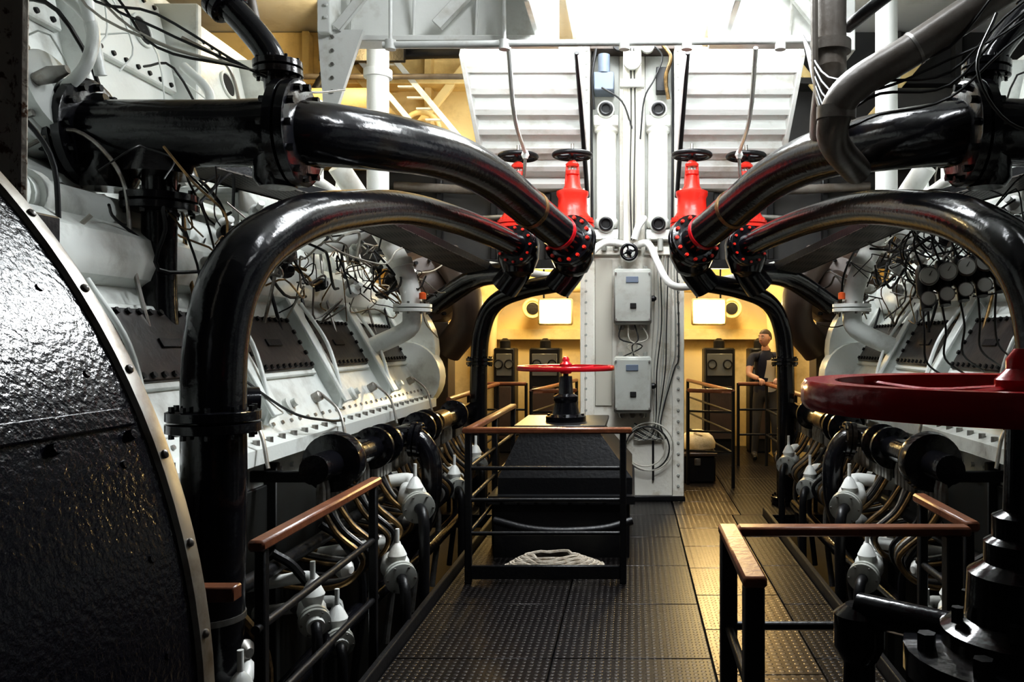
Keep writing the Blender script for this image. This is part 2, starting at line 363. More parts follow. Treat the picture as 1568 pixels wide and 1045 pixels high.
for i in range(4):
    b.tube([(-.1+.06*i,8.17,1.78),(-.12+.09*i,8.12,1.62),(.1-.05*i,8.13,1.55),(-.1+.06*i,8.17,1.44)],.007,[CABLE,CABW][i%2],6,5)
for i in range(5):
    b.tube([(-.03+.015*i,8.17,4.5),(-.03+.02*i,8.16,3.8),(-.04+.02*i,8.165,3.2),(-.02+.012*i,8.17,2.6)],.006,[CABW,CABLE][i%2],6,5)
b.tube([(.2,8.2,4.55),(.30,8.2,4.42),(.22,8.2,4.2),(.12,8.19,4.0),(.08,8.17,3.6)],.009,CABLE,6,5)
b.tube([(-.3,8.14,4.1),(-.1,8.14,3.96),(.0,8.17,3.7)],.009,CABLE,6,5)
for s in (-1,1): b.tube([(s*.40,8.28,4.55),(s*.41,8.28,4.0),(s*.40,8.28,2.7)],.014,BLKM,8,3)
b.done(column)
b=B('white_conduits')
b.tube([(-.03,8.2,2.55),(-.25,8.12,2.57),(-.38,8.0,2.47),(-.48,7.9,2.28),(-.75,7.9,2.22),(-1.35,7.8,2.32)],.035,WHITE,12)
b.tube([(.03,8.2,2.55),(.16,8.1,2.55),(.25,8.0,2.35),(.36,7.9,2.15),(.55,7.9,2.12),(.95,7.85,2.2),(1.35,7.8,2.32)],.035,WHITE,12)
b.tube([(.12,8.2,2.82),(.06,8.1,2.72),(.02,8.1,2.6)],.035,WHITE,12)
b.done(column)

# ================================================================= ENGINES
for s in (-1,1):
    engine=empty('diesel_engine')
    b=B('engine_body')
    P=[(4.3,-1.0),(2.05,-1.0),(2.05,.93),(1.92,.96),(1.92,1.04),(2.02,1.08),(2.47,1.86),(2.40,1.90),(2.37,1.98),(2.40,2.10),(2.50,2.17),(2.78,2.22),(2.80,2.42),(3.02,2.55),(3.35,4.05),(4.3,4.05)]
    b.prism([(s*x,z) for x,z in P],2.3,8.1,ENG)
    b.bb(min(s*2.03,s*2.06),max(s*2.03,s*2.06),2.3,8.1,-1.0,.80,SHADEW)  # dark sheet added to stand for shade under the ledge
    b.lathe((s*2.55,8.1,1.5),(0,1,0),[(.62,0),(.62,.2),(.55,.32),(.3,.38)],ENG,36)
    b.lathe((s*2.2,8.0,1.25),(0,1,0),[(.34,0),(.34,.25),(.28,.34),(.1,.36)],ENG,28)
    sl=(V((s*2.47,0,1.86))-V((s*2.02,0,1.08))); sl.normalize(); nrm=V((-s*abs(sl.z),0,abs(sl.x))).normalized()
    base=V((s*2.02,0,1.08)); q=Matrix((sl,V((0,1,0)),nrm)).transposed()
    def sp(u,y,h=0): return base+sl*u+nrm*h+V((0,y,0))
    yc=[2.9,4.05,5.2,6.35,7.5]
    for k,y in enumerate(yc):
        b.box(sp(.56,y,.012),(.46,.94,.03),ENG,q,.008); b.box(sp(.56,y,.03),(.39,.86,.035),BROWN,q,.012)
        for i in range(10):
            for u in (.39,.73): b.lathe(sp(u,y-.39+.087*i,.048),nrm,[(.016,-.01),(.016,.016)],BLKM,6)
        for u in (.48,.56,.64):
            for e in (-.40,.40): b.lathe(sp(u,y+e,.048),nrm,[(.016,-.01),(.016,.016)],BLKM,6)
        b.box(sp(.56,y,.052),(.05,.2,.012),BLKM,q,.004)
        yr=y+.575
        b.box(sp(.5,yr,.035),(.86,.05,.09),ENG,q,.01); b.box(sp(.5,yr,.085),(.86,.12,.02),ENG,q,.006)
        b.tube([sp(.85,yr+.1,.1),sp(.5,yr+.05,.14),sp(.15,yr-.02,.08),sp(.05,yr-.05,.02)],.014,ENG,10)
        b.lathe(sp(.14,y-.2,0),nrm,[(.05,0),(.05,.03),(.025,.04),(.025,.07)],ENG,14)
        b.lathe(sp(.16,y+.25,0),nrm,[(.035,0),(.035,.05),(.02,.06)],STEEL,12)
        for i in range(9): b.lathe(sp(.05,y-.5+.125*i,0),nrm,[(.014,-.005),(.012,.012)],STEEL,6)
        b.tube([sp(.16,y+.25,.06),sp(.0,y+.2,.12),(s*1.85,y+.15,.95)],.010,STEEL,8)
        b.tube([(s*2.62,y-.56,2.22),(s*2.62,y+.56,2.22)],.10,ENG,18,1)
        for e in (-.5,.5): b.lathe((s*2.62,y+e,2.22),(0,1,0),[(.125,-.03),(.125,.03)],ENG,24)
        c=V((s*3.0,y,2.75)); A=V((-s*.93,0,.30)).normalized()
        b.lathe(c,A,[(.26,-.3),(.26,.10),(.22,.14),(.22,.2),(.1,.22)],ENG,28); b.bolts(c+A*.12,A,.24,10,STEEL,.018,.05)
        b.tube([c+A*.2,c+A*.34+V((0,0,.1)),c+A*.3+V((0,.1,.35)),c+V((0,.15,.6))+A*.1],.03,ENG,12)
        b.lathe(c+A*.2+V((0,.16,-.02)),A,[(.045,0),(.045,.1),(.03,.14)],BLKM,12); b.lathe(c+A*.2+V((0,-.16,.02)),A,[(.03,0),(.04,.08),(.02,.16)],STEEL,12)
        d2=(V((s*3.35,0,4.05))-V((s*3.02,0,2.55))).normalized(); n2=V((-s*d2.z*1,0,s*s*abs(d2.x))).normalized(); q2=Matrix((d2,V((0,1,0)),n2)).transposed()
        b.box(V((s*3.25,y,3.6))+n2*.02,(.62,1.02,.05),ENG,q2,.01)
        b.lathe(V((s*3.25,y+.2,3.62))+n2*.04,n2,[(.09,0),(.09,.012)],HOLE,24)
        b.torus(V((s*3.25,y+.2,3.62))+n2*.05,n2,.1,.012,ENG,24,8)
        for i in range(8):
            for u in (-.27,.27): b.lathe(V((s*3.25,y-.44+.125*i,3.6))+d2*u+n2*.045,n2,[(.018,0),(.015,.014)],BLKM,8)
        b.box((s*3.22,y+.57,3.3),(.4,.06,1.3),ENG,None,.01)
    y=2.4
    while y<8.05:
        b.lathe((s*1.965,y,1.05),(0,0,1),[(.02,-.02),(.02,.03)],STEEL,6)
        b.lathe((s*2.79,y,2.34),(-s,0,0),[(.03,-.02),(.03,.03)],STEEL,8)
        b.lathe((s*2.05,y,.86),(-s,0,0),[(.016,-.02),(.016,.02)],ENG,6)
        y+=.16
    for y in (2.8,3.7,4.6,5.5,6.4,7.3): b.bb(min(s*1.98,s*2.06),max(s*1.98,s*2.06),y,y+.05,-.9,.92,SHADEW)
    b.bb(min(s*2.45,s*2.85),max(s*2.45,s*2.85),5.15,5.95,2.52,2.56,ENG); b.bb(min(s*2.45,s*2.48),max(s*2.45,s*2.48),5.15,5.95,2.42,2.56,ENG)
    for y in (5.2,5.45,5.7,5.9): b.bb(min(s*2.48,s*2.52),max(s*2.48,s*2.52),y,y+.02,2.2,2.52,ENG)
    b.done(engine)

    b=B('fuel_pipework')
    b.cyl((s*1.6,4.15,.95),(s*1.6,8.2,.92),.075,BLACK,None,20)
    b.lathe((s*1.6,4.45,.95),(0,1,0),[(.06,-.08),(.155,-.06),(.165,0),(.155,.05),(.09,.1)],BLACK,32)
    for y in (5.1,5.3,6.2,6.4,7.4): b.flange((s*1.6,y,.95-.01),(0,1,0),.13,.04,BLACK,10,None,False)
    b.cyl((s*1.6,6.7,.94),(s*1.6,7.0,.94),.082,BRASS,None,20)
    b.tube([(s*1.6,5.6,.95),(s*1.45,5.62,.93),(s*1.36,5.6,.75),(s*1.40,5.6,.4),(s*1.6,5.6,.1)],.07,BLACK,16)
    b.flange((s*1.47,5.62,.93),(1,0,-.1),.12,.03,BLACK,8,None,True)
    for y in (4.45,5.4,6.3,7.3,8.1): b.bb(min(s*1.6,s*2.06),max(s*1.6,s*2.06),y-.02,y+.02,.84,.9,BLKM)
    y=4.3
    while y<8.0:
        for k in range(5):
            yy=y+.065*k; o=random.uniform(-.03,.03)
            b.lathe((s*1.62,yy,.78),(0,0,1),[(.018,-.06),(.026,-.04),(.026,.04),(.015,.09)],STEEL,8)
            b.tube([(s*1.62,yy,.74),(s*(1.55+o),yy,.60),(s*(1.42+o),yy+.02,.46),(s*1.5,yy+.03,.33),(s*1.72,yy+.03,.30),(s*2.0,yy,.36)],.015,[BRASS,BLKM,STEEL][k%3],8)
        y+=.46
    for (x,yy,z,sc) in ((1.38,5.25,.58,.95),(1.35,4.75,.28,.85),(1.45,3.75,.36,.65),(1.42,6.6,.45,.8),(1.47,3.1,.2,.7),(1.42,7.5,.5,.8),(1.5,4.2,.1,.7)):
        c=V((s*x,yy,z)); A=V((-s*.45,-.85,-.2)).normalized()
        b.lathe(c-A*.12*sc,A,[(.05*sc,-.12),(.075*sc,-.04),(.10*sc,.04),(.075*sc,.12),(.06*sc,.16),(.06*sc,.2)],WHITE,18)
        b.flange(c+A*.10*sc,A,.105*sc,.022,GREYW,6,STEEL,True)
        b.tube([c+A*.1*sc,c+A*.22*sc,c+A*.26*sc+V((0,0,-.12)),c+A*.25*sc+V((0,0,-.5))],.035*sc,BLKM,12)
        b.tube([c-A*.1,c-A*.2+V((0,.05,.06)),c+V((s*.3,.2,.08)),c+V((s*.62,.25,.02))],.045*sc,WHITE,12)
        b.lathe(c+V((0,0,.04)),(0,0,1),[(.04,0),(.055,.05),(.03,.1),(.012,.12),(.012,.2)],WHITE,12)
    b.tube([(s*1.5,2.9,.05),(s*1.52,4.5,.1),(s*1.5,6.0,.08),(s*1.5,7.6,.1)],.05,BLACK,12)
    b.tube([(s*1.72,2.6,.55),(s*1.7,4.5,.52),(s*1.72,7.8,.55)],.035,BLKM,10)
    for i in range(9):
        y=2.7+.6*i
        b.tube([(s*1.7,y,.6),(s*1.6,y+.05,.5),(s*1.5,y+.1,.25),(s*1.55,y+.1,-.3)],.022,random.choice([STEEL,BLKM,BRASS]),8)
        b.lathe((s*1.62,y+.05,.35),(-s,-.5,0),[(.03,0),(.05,.03),(.05,.07),(.02,.1)],random.choice([WHITE,STEEL]),12)
    b.done(engine)

    b=B('turbocharger')
    b.lathe((s*2.25,8.9,2.15),(-s*.6,-1,0),[(.15,-.35),(.36,-.28),(.42,-.1),(.42,.1),(.34,.22),(.2,.26),(.17,.42),(.14,.44)],TURB,32)
    b.tube([(s*1.95,8.6,2.5),(s*1.75,8.55,2.2),(s*1.72,8.6,1.8),(s*1.95,8.7,1.5)],.16,TURB,18)
    b.bolts((s*2.25-s*.12,8.68,2.15),(-s*.6,-1,0),.3,12,BLKM,.02,.05)
    b.lathe((s*2.0,8.25,1.98),(-s*.3,-1,.1),[(.05,0),(.06,.04),(.03,.07)],ORNG,12)
    b.bb(min(s*1.95,s*2.6),max(s*1.95,s*2.6),8.75,9.1,0,1.8,TURB)
    b.done(engine)

    b=B('white_exhaust_pipe')
    b.tube([(s*2.35,6.6,3.0),(s*2.18,6.8,2.68),(s*2.0,6.95,2.35),(s*1.9,7.0,2.1),(s*1.86,7.0,1.90)],.085,WHITE,18)
    b.flange((s*1.86,7.0,1.88),(0,0,-1),.16,.03,WHITE,8,STEEL,True)
    b.lathe((s*1.95,6.97,2.25),(-s*.35,-.05,-1),[(.10,-.03),(.10,.03)],WHITE,20)
    b.tube([(s*1.86,7.0,1.85),(s*1.9,7.0,1.7),(s*2.2,7.0,1.55)],.08,ENG,16)
    b.lathe((s*1.75,6.9,1.95),(0,0,1),[(.03,0),(.03,.05),(.01,.06)],ORNG,10)
    b.tube([(s*2.5,5.6,2.95),(s*2.1,6.3,2.62),(s*1.75,7.2,2.42),(s*1.5,7.8,2.3)],.04,WHITE,12)
    b.done(engine)
    b=B('white_vent_pipe')
    b.cyl((s*2.0,6.5,2.8),(s*2.0,6.5,5.19),.085,WHITE,None,20); b.lathe((s*2.0,6.5,3.7),(0,0,1),[(.11,-.03),(.11,.03)],WHITE,20)
    b.tube([(s*2.0,6.5,2.85),(s*2.02,6.5,2.6),(s*2.3,6.5,2.4),(s*2.75,6.5,2.35)],.085,WHITE,18)
    b.done(engine)
    b=B('cable_tray')
    a0=V((s*2.0,5.6,2.50)); a1=V((s*1.45,7.8,2.25)); a2=V((s*2.6,4.6,2.60))
    for p0,p1 in ((a2,a0),(a0,a1)):
        b.bar(p0,p1,.34,.012,PERFD); 
        for e in (-.17,.17): b.bar(p0+V((e,0,.025)),p1+V((e,0,.025)),.012,.06,BLKM)
        for k in range(6):
            e=-.12+.048*k; mid=(p0+p1)/2+V((e,0,.05+.01*random.random()))
            b.tube([p0+V((e,0,.03)),mid,p1+V((e,0,.03))],.012,[CABLE,CABW,CABLE,STEEL][k%4],6,4)
    b.done(engine)

    b=B('wiring_loom')
    R=random.Random(11 if s<0 else 23)
    for i in range(90):
        y=R.uniform(3.6,7.9); x=R.uniform(2.0,2.6); z=R.uniform(1.95,2.5)
        pts=[V((s*x,y,z))]
        for k in range(4): pts.append(pts[-1]+V((R.uniform(-.16,.16),R.uniform(-.1,.32),R.uniform(-.22,.14))))
        b.tube([(s*max(1.75,abs(p.x)),p.y,max(p.z,1.60)) for p in pts],R.choice([.004,.005,.006,.007,.010]),R.choice([CABLE,CABLE,STEEL,BLKM,CABW,BRASS]),6,4)
    for i in range(26):
        y=R.uniform(4.4,7.8); b.lathe((s*R.uniform(2.1,2.5),y,R.uniform(1.95,2.35)),(-s*.6,R.uniform(-.8,-.2),R.uniform(0,.6)),[(.03,0),(.045,.03),(.045,.08),(.02,.1),(.02,.15)],R.choice([ENG,STEEL,BLKM,WHITE]),12)
    for i in range(10):
        y=3.4+.5*i; b.tube([(s*2.9,y,2.5),(s*2.7,y+.1,2.62),(s*2.5,y+.15,2.4),(s*2.42,y+.1,2.0),(s*2.3,y+.05,1.62)],.011,R.choice([STEEL,BRASS,BLKM]),8)
    for i in range(18):
        y=R.uniform(4.0,7.6); z=R.uniform(2.5,3.7)
        b.tube([(s*3.1,y,z),(s*2.85,y+R.uniform(-.2,.2),z+R.uniform(-.25,.1)),(s*2.85,y+.3,z-.35),(s*2.9,y+R.uniform(.2,.5),z-.5)],R.choice([.005,.008,.012]),R.choice([CABLE,STEEL,ENG]),6,4)
    b.done(engine)

    # ============ main black pipes
    b=B('main_black_pipe')
    zm=2.655
    pts=[(-3.3,4.2,zm),(-2.7,4.2,zm),(-2.1,4.2,zm),(-1.72,4.22,zm+.01),(-1.42,4.58,2.71),(-1.18,5.2,2.77),(-.98,5.8,2.74),(-.76,6.4,2.60),(-.52,6.95,2.44)]
    pts=[(-s*x if s>0 else x,y,z) for x,y,z in pts]
    b.tube(pts,[.168,.168,.168,.166,.162,.156,.150,.146,.142],BLACK,32,8)
    for x in (-2.78,-1.72): b.flange(((x if s<0 else -x),4.2,zm),(1,0,0),.27,.05,BLACK,12)
    d=V(pts[-1])-V(pts[-2]); b.flange(V(pts[-1])+d.normalized()*.0,d,.22,.045,BLACK,14,RED,True)
    m=V(pts[-2]); b.lathe(m-d.normalized()*.05,d,[(.154,-.02),(.154,.02)],BRASS,28)
    c=(V(pts[-1])*.35+V(pts[-2])*.65)
    b.lathe(c+d.normalized()*.2,d,[(.149,-.02),(.149,.02)],REDD,28)
    X=lambda v: s*v
    b.tube([(X(2.4),4.2,2.72),(X(2.4),4.2,2.4),(X(2.4),4.2,1.75),(X(2.33),4.2,1.45),(X(2.1),4.2,1.3),(X(1.95),4.3,1.28)],.082,BLACK,20)
    b.flange((X(2.4),4.2,2.30),(0,0,1),.18,.04,BLACK,8); b.lathe((X(2.4),4.2,2.46),(0,0,1),[(.18,-.02),(.13,.12)],BLACK,24)
    b.lathe((X(2.66),4.2,2.42),(0,0,1),[(.12,-.05),(.14,.0),(.12,.14)],BLACK,24)
    b.lathe((X(1.80),4.2,2.44),(0,0,1),[(.09,-.06),(.12,-.02),(.12,.1)],BLACK,24)
    b.tube([(X(1.78),4.2,2.75),(X(1.82),4.2,3.0),(X(1.95),4.2,3.2),(X(2.25),4.2,3.5),(X(2.7),4.2,3.9)],.07,BLACK,18)
    b.flange((X(1.80),4.2,2.98),(X(.05),0,1),.12,.035,BLACK,8); b.flange((X(2.07),4.2,3.33),(X(.3),0,.3),.11,.035,BLACK,8)
    b.done()
    b=B('descending_black_pipe')
    pts=[(1.68,3.3,-1.03),(1.68,3.3,.3),(1.67,3.3,1.0),(1.66,3.3,1.6),(1.61,3.42,1.93),(1.54,3.8,2.15),(1.48,4.4,2.30),(1.40,5.1,2.42),(1.28,5.9,2.47),(1.12,6.5,2.45),(.97,6.95,2.40)]
    pts=[(s*x,y,z) for x,y,z in pts]
    b.tube(pts,[.122,.122,.122,.12,.118,.112,.106,.10,.10,.10,.10],BLACK,28,7)
    b.flange((s*1.67,3.3,1.28),(0,0,1),.175,.04,BLACK,10)
    b.lathe((s*1.68,3.3,.5),(0,0,1),[(.128,-.012),(.128,.012)],STEEL,28)
    d=V(pts[-1])-V(pts[-2]); b.flange(V(pts[-1]),d,.17,.04,BLACK,12,RED,True)
    b.done()

    # ============ red valves
    for (x,y,dz,k) in ((.52,7.2,0,1.0),(1.0,7.25,0.0,.95)):
        b=B('red_globe_valve')
        c=V((s*x,y,2.40+dz*.3))
        b.lathe(c,(0,0,1),[(.05,-.24),(.13,-.2),(.19*k,-.08),(.20*k,.04),(.16,.16),(.14,.24)],BLACK,28)
        b.tube([c+V((0,-.22,0)),c+V((0,-.1,0)),c],.14*k,RED if k<1 else BLACK,24,2)
        b.tube([c,c+V((s*.02,.12,-.15)),c+V((s*.15,.2,-.32))],.13,BLACK,20)
        z=2.62+dz
        b.flange((s*x,y,z),(0,0,1),.19*k,.03,RED,12)
        b.lathe((s*x,y,z),(0,0,1),[(.16*k,0),(.155*k,.06),(.13*k,.10),(.125*k,.22),(.14*k,.25),(.14*k,.28),(.085,.30),(.06,.35),(.045,.42),(.06,.43),(.06,.46),(.03,.47)],RED,28)
        for e in (-1,1): b.cyl((s*x+e*.06,y,z+.28),(s*x+e*.045,y,z+.52),.012,RED)
        b.cyl((s*x,y,z+.45),(s*x,y,z+.70),.014,STEEL,None,10)
        b.lathe((s*x,y,z+.50),(0,0,1),[(.055,0),(.06,.02),(.03,.05)],RED,16)
        b.wheel((s*x,y,z+.60),(0,0,1),.18,.022,BLKM,.04,5)
        b.done()
    b=B('black_downcomer')
    b.tube([(s*.7,7.45,2.12),(s*1.0,7.7,2.08),(s*1.3,7.95,1.98),(s*1.45,8.05,1.75),(s*1.5,8.08,1.3),(s*1.5,8.1,0.02)],.085,BLACK,20)
    b.flange((s*1.5,8.1,.05),(0,0,1),.14,.03,BLACK,8); b.flange((s*1.49,8.08,1.4),(0,0,1),.13,.03,BLACK,8)
    b.tube([(s*1.12,7.5,2.22),(s*1.5,7.9,2.2),(s*1.95,8.1,1.95)],.1,BLACK,18)
    b.done()

    b=B('walkway_railing')
    for z,r,m_ in ((1.05,.026,WOOD),(.72,.014,BLKM),(.40,.014,BLKM)):
        b.tube([(s*1.72,7.75,z),(s*1.72,10.6,z)],r,m_,10,1); b.tube([(s*1.95,10.6,z),(s*1.36,10.6,z)],r,m_,10,1)
    for y in (7.75,8.7,9.65,10.58): b.cyl((s*1.72,y,0),(s*1.72,y,1.04),.02,BLKM)
    b.cyl((s*1.36,10.6,0),(s*1.36,10.6,1.06),.02,BLKM)
    b.done()
    b=B('stair_railing')
    for z,r,m_ in ((1.05,.024,WOOD),(.82,.012,BLKM),(.6,.012,BLKM),(.38,.012,BLKM)):
        b.tube([(s*.62,9.2,z),(s*1.1,9.0,z),(s*.78,11.6,z)],r,m_,10,1)
    for x,y in ((.62,9.2),(1.1,9.0),(.95,10.3),(.78,11.6)): b.cyl((s*x,y,0),(s*x,y,1.05),.02,BLKM)
    b.done()
    b=B('near_walkway_handrail')
    ya,yb=(2.85,4.2) if s<0 else (3.15,3.75)
    b.bb(min(s*1.27,s*1.33),max(s*1.27,s*1.33),ya,yb,.87,.91,WOOD,.012)
    for z in (.30,.60): b.cyl((s*1.3,ya,z),(s*1.3,yb,z),.016,BLKM)
    for y in (ya+.05,yb-.05): b.bb(s*1.3-.02,s*1.3+.02,y-.02,y+.02,-.1,.87,BLKM)
    if s<0: b.bar((-1.28,2.2,.93),(-1.05,2.2,.93),.05,.04,WOOD); b.bb(-1.22,-1.18,2.18,2.22,-.03,.91,BLKM)
    b.done()
    b=B('hanging_floodlight')
    xa=s*.97
    b.bb(xa-.22,xa+.22,10.42,10.55,1.80,2.14,YEL,.02); b.bb(xa-.19,xa+.19,10.39,10.43,1.83,2.11,LAMPW,.01)
    for e in (-.15,.15): b.cyl((xa+e,10.48,2.14),(xa+e,10.48,3.0),.012,BLKM)
    b.bb(xa-.4,xa+.4,10.42,10.54,3.0,3.08,YEL)
    b.cyl((xa,10.48,3.08),(xa,10.48,5.2),.03,YEL)
    b.done()
    b=B('yellow_arch')
    pts=[(s*2.05,12.1,.0),(s*2.05,12.1,1.7),(s*1.95,12.1,2.1),(s*1.65,12.1,2.33),(s*1.3,12.1,2.38),(s*.75,12.1,2.38)]
    b.tube(pts,.07,YEL,16); b.cyl((s*1.47,12.5,2.08),(s*1.47,12.2,2.08),.13,YEL,None,24); b.lathe((s*1.47,12.2,2.08),(0,-1,0),[(.09,0),(.09,.01)],BLKM,20); b.torus((s*1.47,12.2,2.08),(0,1,0),.13,.025,YEL,24)
    b.done()
    for xc,w in ((1.25,.44),(1.83,.30)):
        b=B('instrument_cabinet')
        b.bb(s*xc-w/2,s*xc+w/2,11.8,12.2,0,1.5,BLKM,.02); b.bb(s*xc-w/2+.04,s*xc+w/2-.04,11.78,11.81,1.1,1.42,GLASS,.01)
        for e in (-.25,.25): b.lathe((s*xc+e*w,11.78,1.27),(0,-1,0),[(.06,0),(.06,.015)],GLASS,16); b.torus((s*xc+e*w,11.765,1.27),(0,1,0),.06,.01,BLKM,20,6)
        b.lathe((s*xc,11.9,1.5),(0,0,1),[(.08,0),(.08,.1),(.03,.14)],BLKM,14)
        b.bb(s*xc-w/2+.05,s*xc+w/2-.05,11.78,11.8,.2,.95,TURB,.01)
        b.done()

# ================================================================= CONTROL CONSOLE (black) and rails
b=B('black_machine_casing')
def frus(x0,x1,y0,y1,z0,X0,X1,Y0,Y1,z1,m):
    b.add([(x0,y0,z0),(x1,y0,z0),(x1,y1,z0),(x0,y1,z0),(X0,Y0,z1),(X1,Y0,z1),(X1,Y1,z1),(X0,Y1,z1)],[[0,1,2,3],[4,5,6,7],[0,1,5,4],[1,2,6,5],[2,3,7,6],[3,0,4,7]],m)
frus(-1.02,-.02,6.1,7.5,.0,-1.02,-.02,6.1,7.5,.40,BLKM)
frus(-1.06,.02,6.06,7.54,.40,-1.06,.02,6.06,7.54,.46,BLKM)
frus(-1.0,-.0,6.15,7.45,.46,-1.0,-.0,6.15,7.45,.58,BLKM)
frus(-1.0,.0,6.15,7.45,.58,-.84,-.27,6.3,7.1,.93,BLKM)
b.bb(-.9,-.2,6.25,7.15,.93,.96,BLKM)
for i in range(8): b.lathe((-.95+.125*i,6.06,.43),(0,-1,0),[(.014,0),(.014,.012)],BLKM,6)
b.tube([(-1.0,5.98,.30),(-.75,5.93,.25),(-.5,5.92,.235),(-.2,5.94,.25),(.0,5.98,.30)],.03,BLKM,10)
b.done()
def pedestal_wheel(name,x,y,zb,zw,prof,R=.385,rr=.021):
    b=B(name)
    b.lathe((x,y,zb),(0,0,1),prof,BLACK,28)
    b.cyl((x,y,zb+prof[-1][1]-.01),(x,y,zw+.02),.022,BLKM)
    b.wheel((x,y,zw),(0,0,1),R,rr,REDD,.05,5,None,True)
    b.lathe((x,y,zw+.03),(0,0,1),[(.03,0),(.03,.04),(.015,.06)],REDD,12)
    return b
b=pedestal_wheel('red_handwheel_pedestal',-.53,6.6,.96,1.385,[(.16,0),(.16,.04),(.11,.06),(.09,.15),(.10,.17),(.10,.20),(.06,.22),(.05,.36)],.39,.018)
b.bolts((-.53,6.6,1.0),(0,0,1),.135,8,BLKM,.012,.02); b.done()
b=pedestal_wheel('red_handwheel_pedestal',.755,1.6,0,1.495,[(.30,0),(.30,.03),(.17,.06),(.15,.9),(.17,.93),(.22,.95),(.22,1.0),(.15,1.01),(.15,1.04),(.105,1.06),(.10,1.15),(.07,1.17),(.07,1.21),(.055,1.22),(.055,1.26),(.035,1.27),(.03,1.46)],.42,.026)
b.bolts((.755,1.6,1.0),(0,0,1),.185,8,BLKM,.018,.035)
b.bolts((.755,1.6,1.06),(0,0,1),.125,6,BLKM,.012,.025)
b.cyl((.755,1.6,1.01),(.50,1.82,1.01),.035,BLACK); b.lathe((.50,1.82,.9),(0,0,1),[(.04,0),(.055,.03),(.055,.1),(.03,.12)],BLACK,20)
b.cyl((.50,1.82,.0),(.50,1.82,.92),.035,BLACK)
b.done()
b=B('casing_guard_rail')
x0,x1,y0=-1.08,-.06,5.45
b.bb(x0-.04,x1+.06,y0-.03,y0+.03,.99,1.03,WOOD,.012); b.bb(x0-.03,x0+.03,y0,7.5,.99,1.03,WOOD,.012); 
for z in (.76,.55,.33): b.cyl((x0,y0,z),(x1,y0,z),.014,BLKM); b.cyl((x0,y0,z),(x0,7.5,z),.014,BLKM)
b.bb(x0,x1,y0-.015,y0+.015,.03,.12,BLKM); 
for (x,y) in ((x0,y0),(x1,y0),(x0,6.5),(x0,7.5)): b.bb(x-.022,x+.022,y-.022,y+.022,0,1.0,BLKM)
b.done()
b=B('rope_coil')
pts=[]
for i in range(150):
    a=i*.42; r=.30-.0011*i+.02*math.sin(i*1.7); pts.append((-.55+r*1.15*math.cos(a),5.76+r*.75*math.sin(a),.02+.0006*i+.006*math.sin(i*2.3)))
b.tube(pts,.013,ROPE,6,2); b.done()

b=B('corner_guard_rail')
b.bb(.32,.39,2.38,3.08,.885,.92,WOOD,.012); b.bb(.39,1.24,3.01,3.08,.885,.92,WOOD,.012)
for z in (.55,.25): b.cyl((.355,2.42,z),(.355,3.045,z),.016,BLKM); b.cyl((.355,3.045,z),(1.2,3.045,z),.016,BLKM)
for (x,y) in ((.355,2.42),(.355,3.045),(1.18,3.045)): b.bb(x-.03,x+.03,y-.03,y+.03,0,.885,BLKM)
b.done()

# ================================================================= BLACK DRUM CASING (left foreground)
b=B('black_drum_casing')
cx,cz,R=-2.36,.87,1.55
seg=160
def ringv(r,y): return [(cx+r*math.cos(2*math.pi*i/seg),y,cz+r*math.sin(2*math.pi*i/seg)) for i in range(seg)]
rows=[(R*.2,-.9),(R,-.9),(R,-.2),(R,.5),(R,1.2),(R,1.58),(R*.985,1.6),(R*.3,1.66)]
vs=[];fs=[]
for r,y in rows: vs+=ringv(r,y)
for j in range(len(rows)-1):
    for i in range(seg):
        k=(i+1)%seg; fs.append([j*seg+i,j*seg+k,(j+1)*seg+k,(j+1)*seg+i])
fs.append([(len(rows)-1)*seg+i for i in range(seg)]); fs.append(list(range(seg))[::-1])
b.add(vs,fs,BLACKR)
vs=ringv(R+.001,1.545)+ringv(R+.010,1.55)+ringv(R+.010,1.585)+ringv(R+.001,1.605); fs=[]
for j in range(3):
    for i in range(seg):
        k=(i+1)%seg; fs.append([j*seg+i,j*seg+k,(j+1)*seg+k,(j+1)*seg+i])
b.add(vs,fs,STEEL)
for i in range(56):
    a=2*math.pi*i/56; n=V((math.cos(a),0,math.sin(a))); b.lathe(V((cx,1.568,cz))+n*(R+.009),n,[(.009,0),(.008,.005),(.003,.008)],LAG,10)
    b.lathe(V((cx,1.46,cz))+n*(R-.002),n,[(.009,0),(.007,.005)],BLACKR,8)
a=math.asin((1.46-cz)/R); n=V((math.cos(a),0,math.sin(a))); t=V((-math.sin(a),0,math.cos(a)))
b.box(V((cx,.32,cz))+n*(R+.003),(.012,2.4,.035),BLACKR,Matrix((n,V((0,1,0)),t)).transposed(),.003)
for i in range(12): b.lathe(V((cx,-.7+.2*i,cz))+n*(R+.008)-t*.035,n,[(.011,-.008),(.009,.003)],BLACKR,10)
b.done()
b=B('rusty_stanchion')
b.bar((-1.71,2.25,1.9),(-1.65,2.2,5.15),.075,.04,RUSTW); b.bar((-1.67,2.24,1.9),(-1.61,2.2,5.15),.02,.09,RUSTW)
b.bb(-1.79,-1.59,2.12,2.34,5.14,5.2,RUSTW); b.bb(-1.77,-1.61,2.15,2.33,-1.05,1.95,BLKM)
b.done()

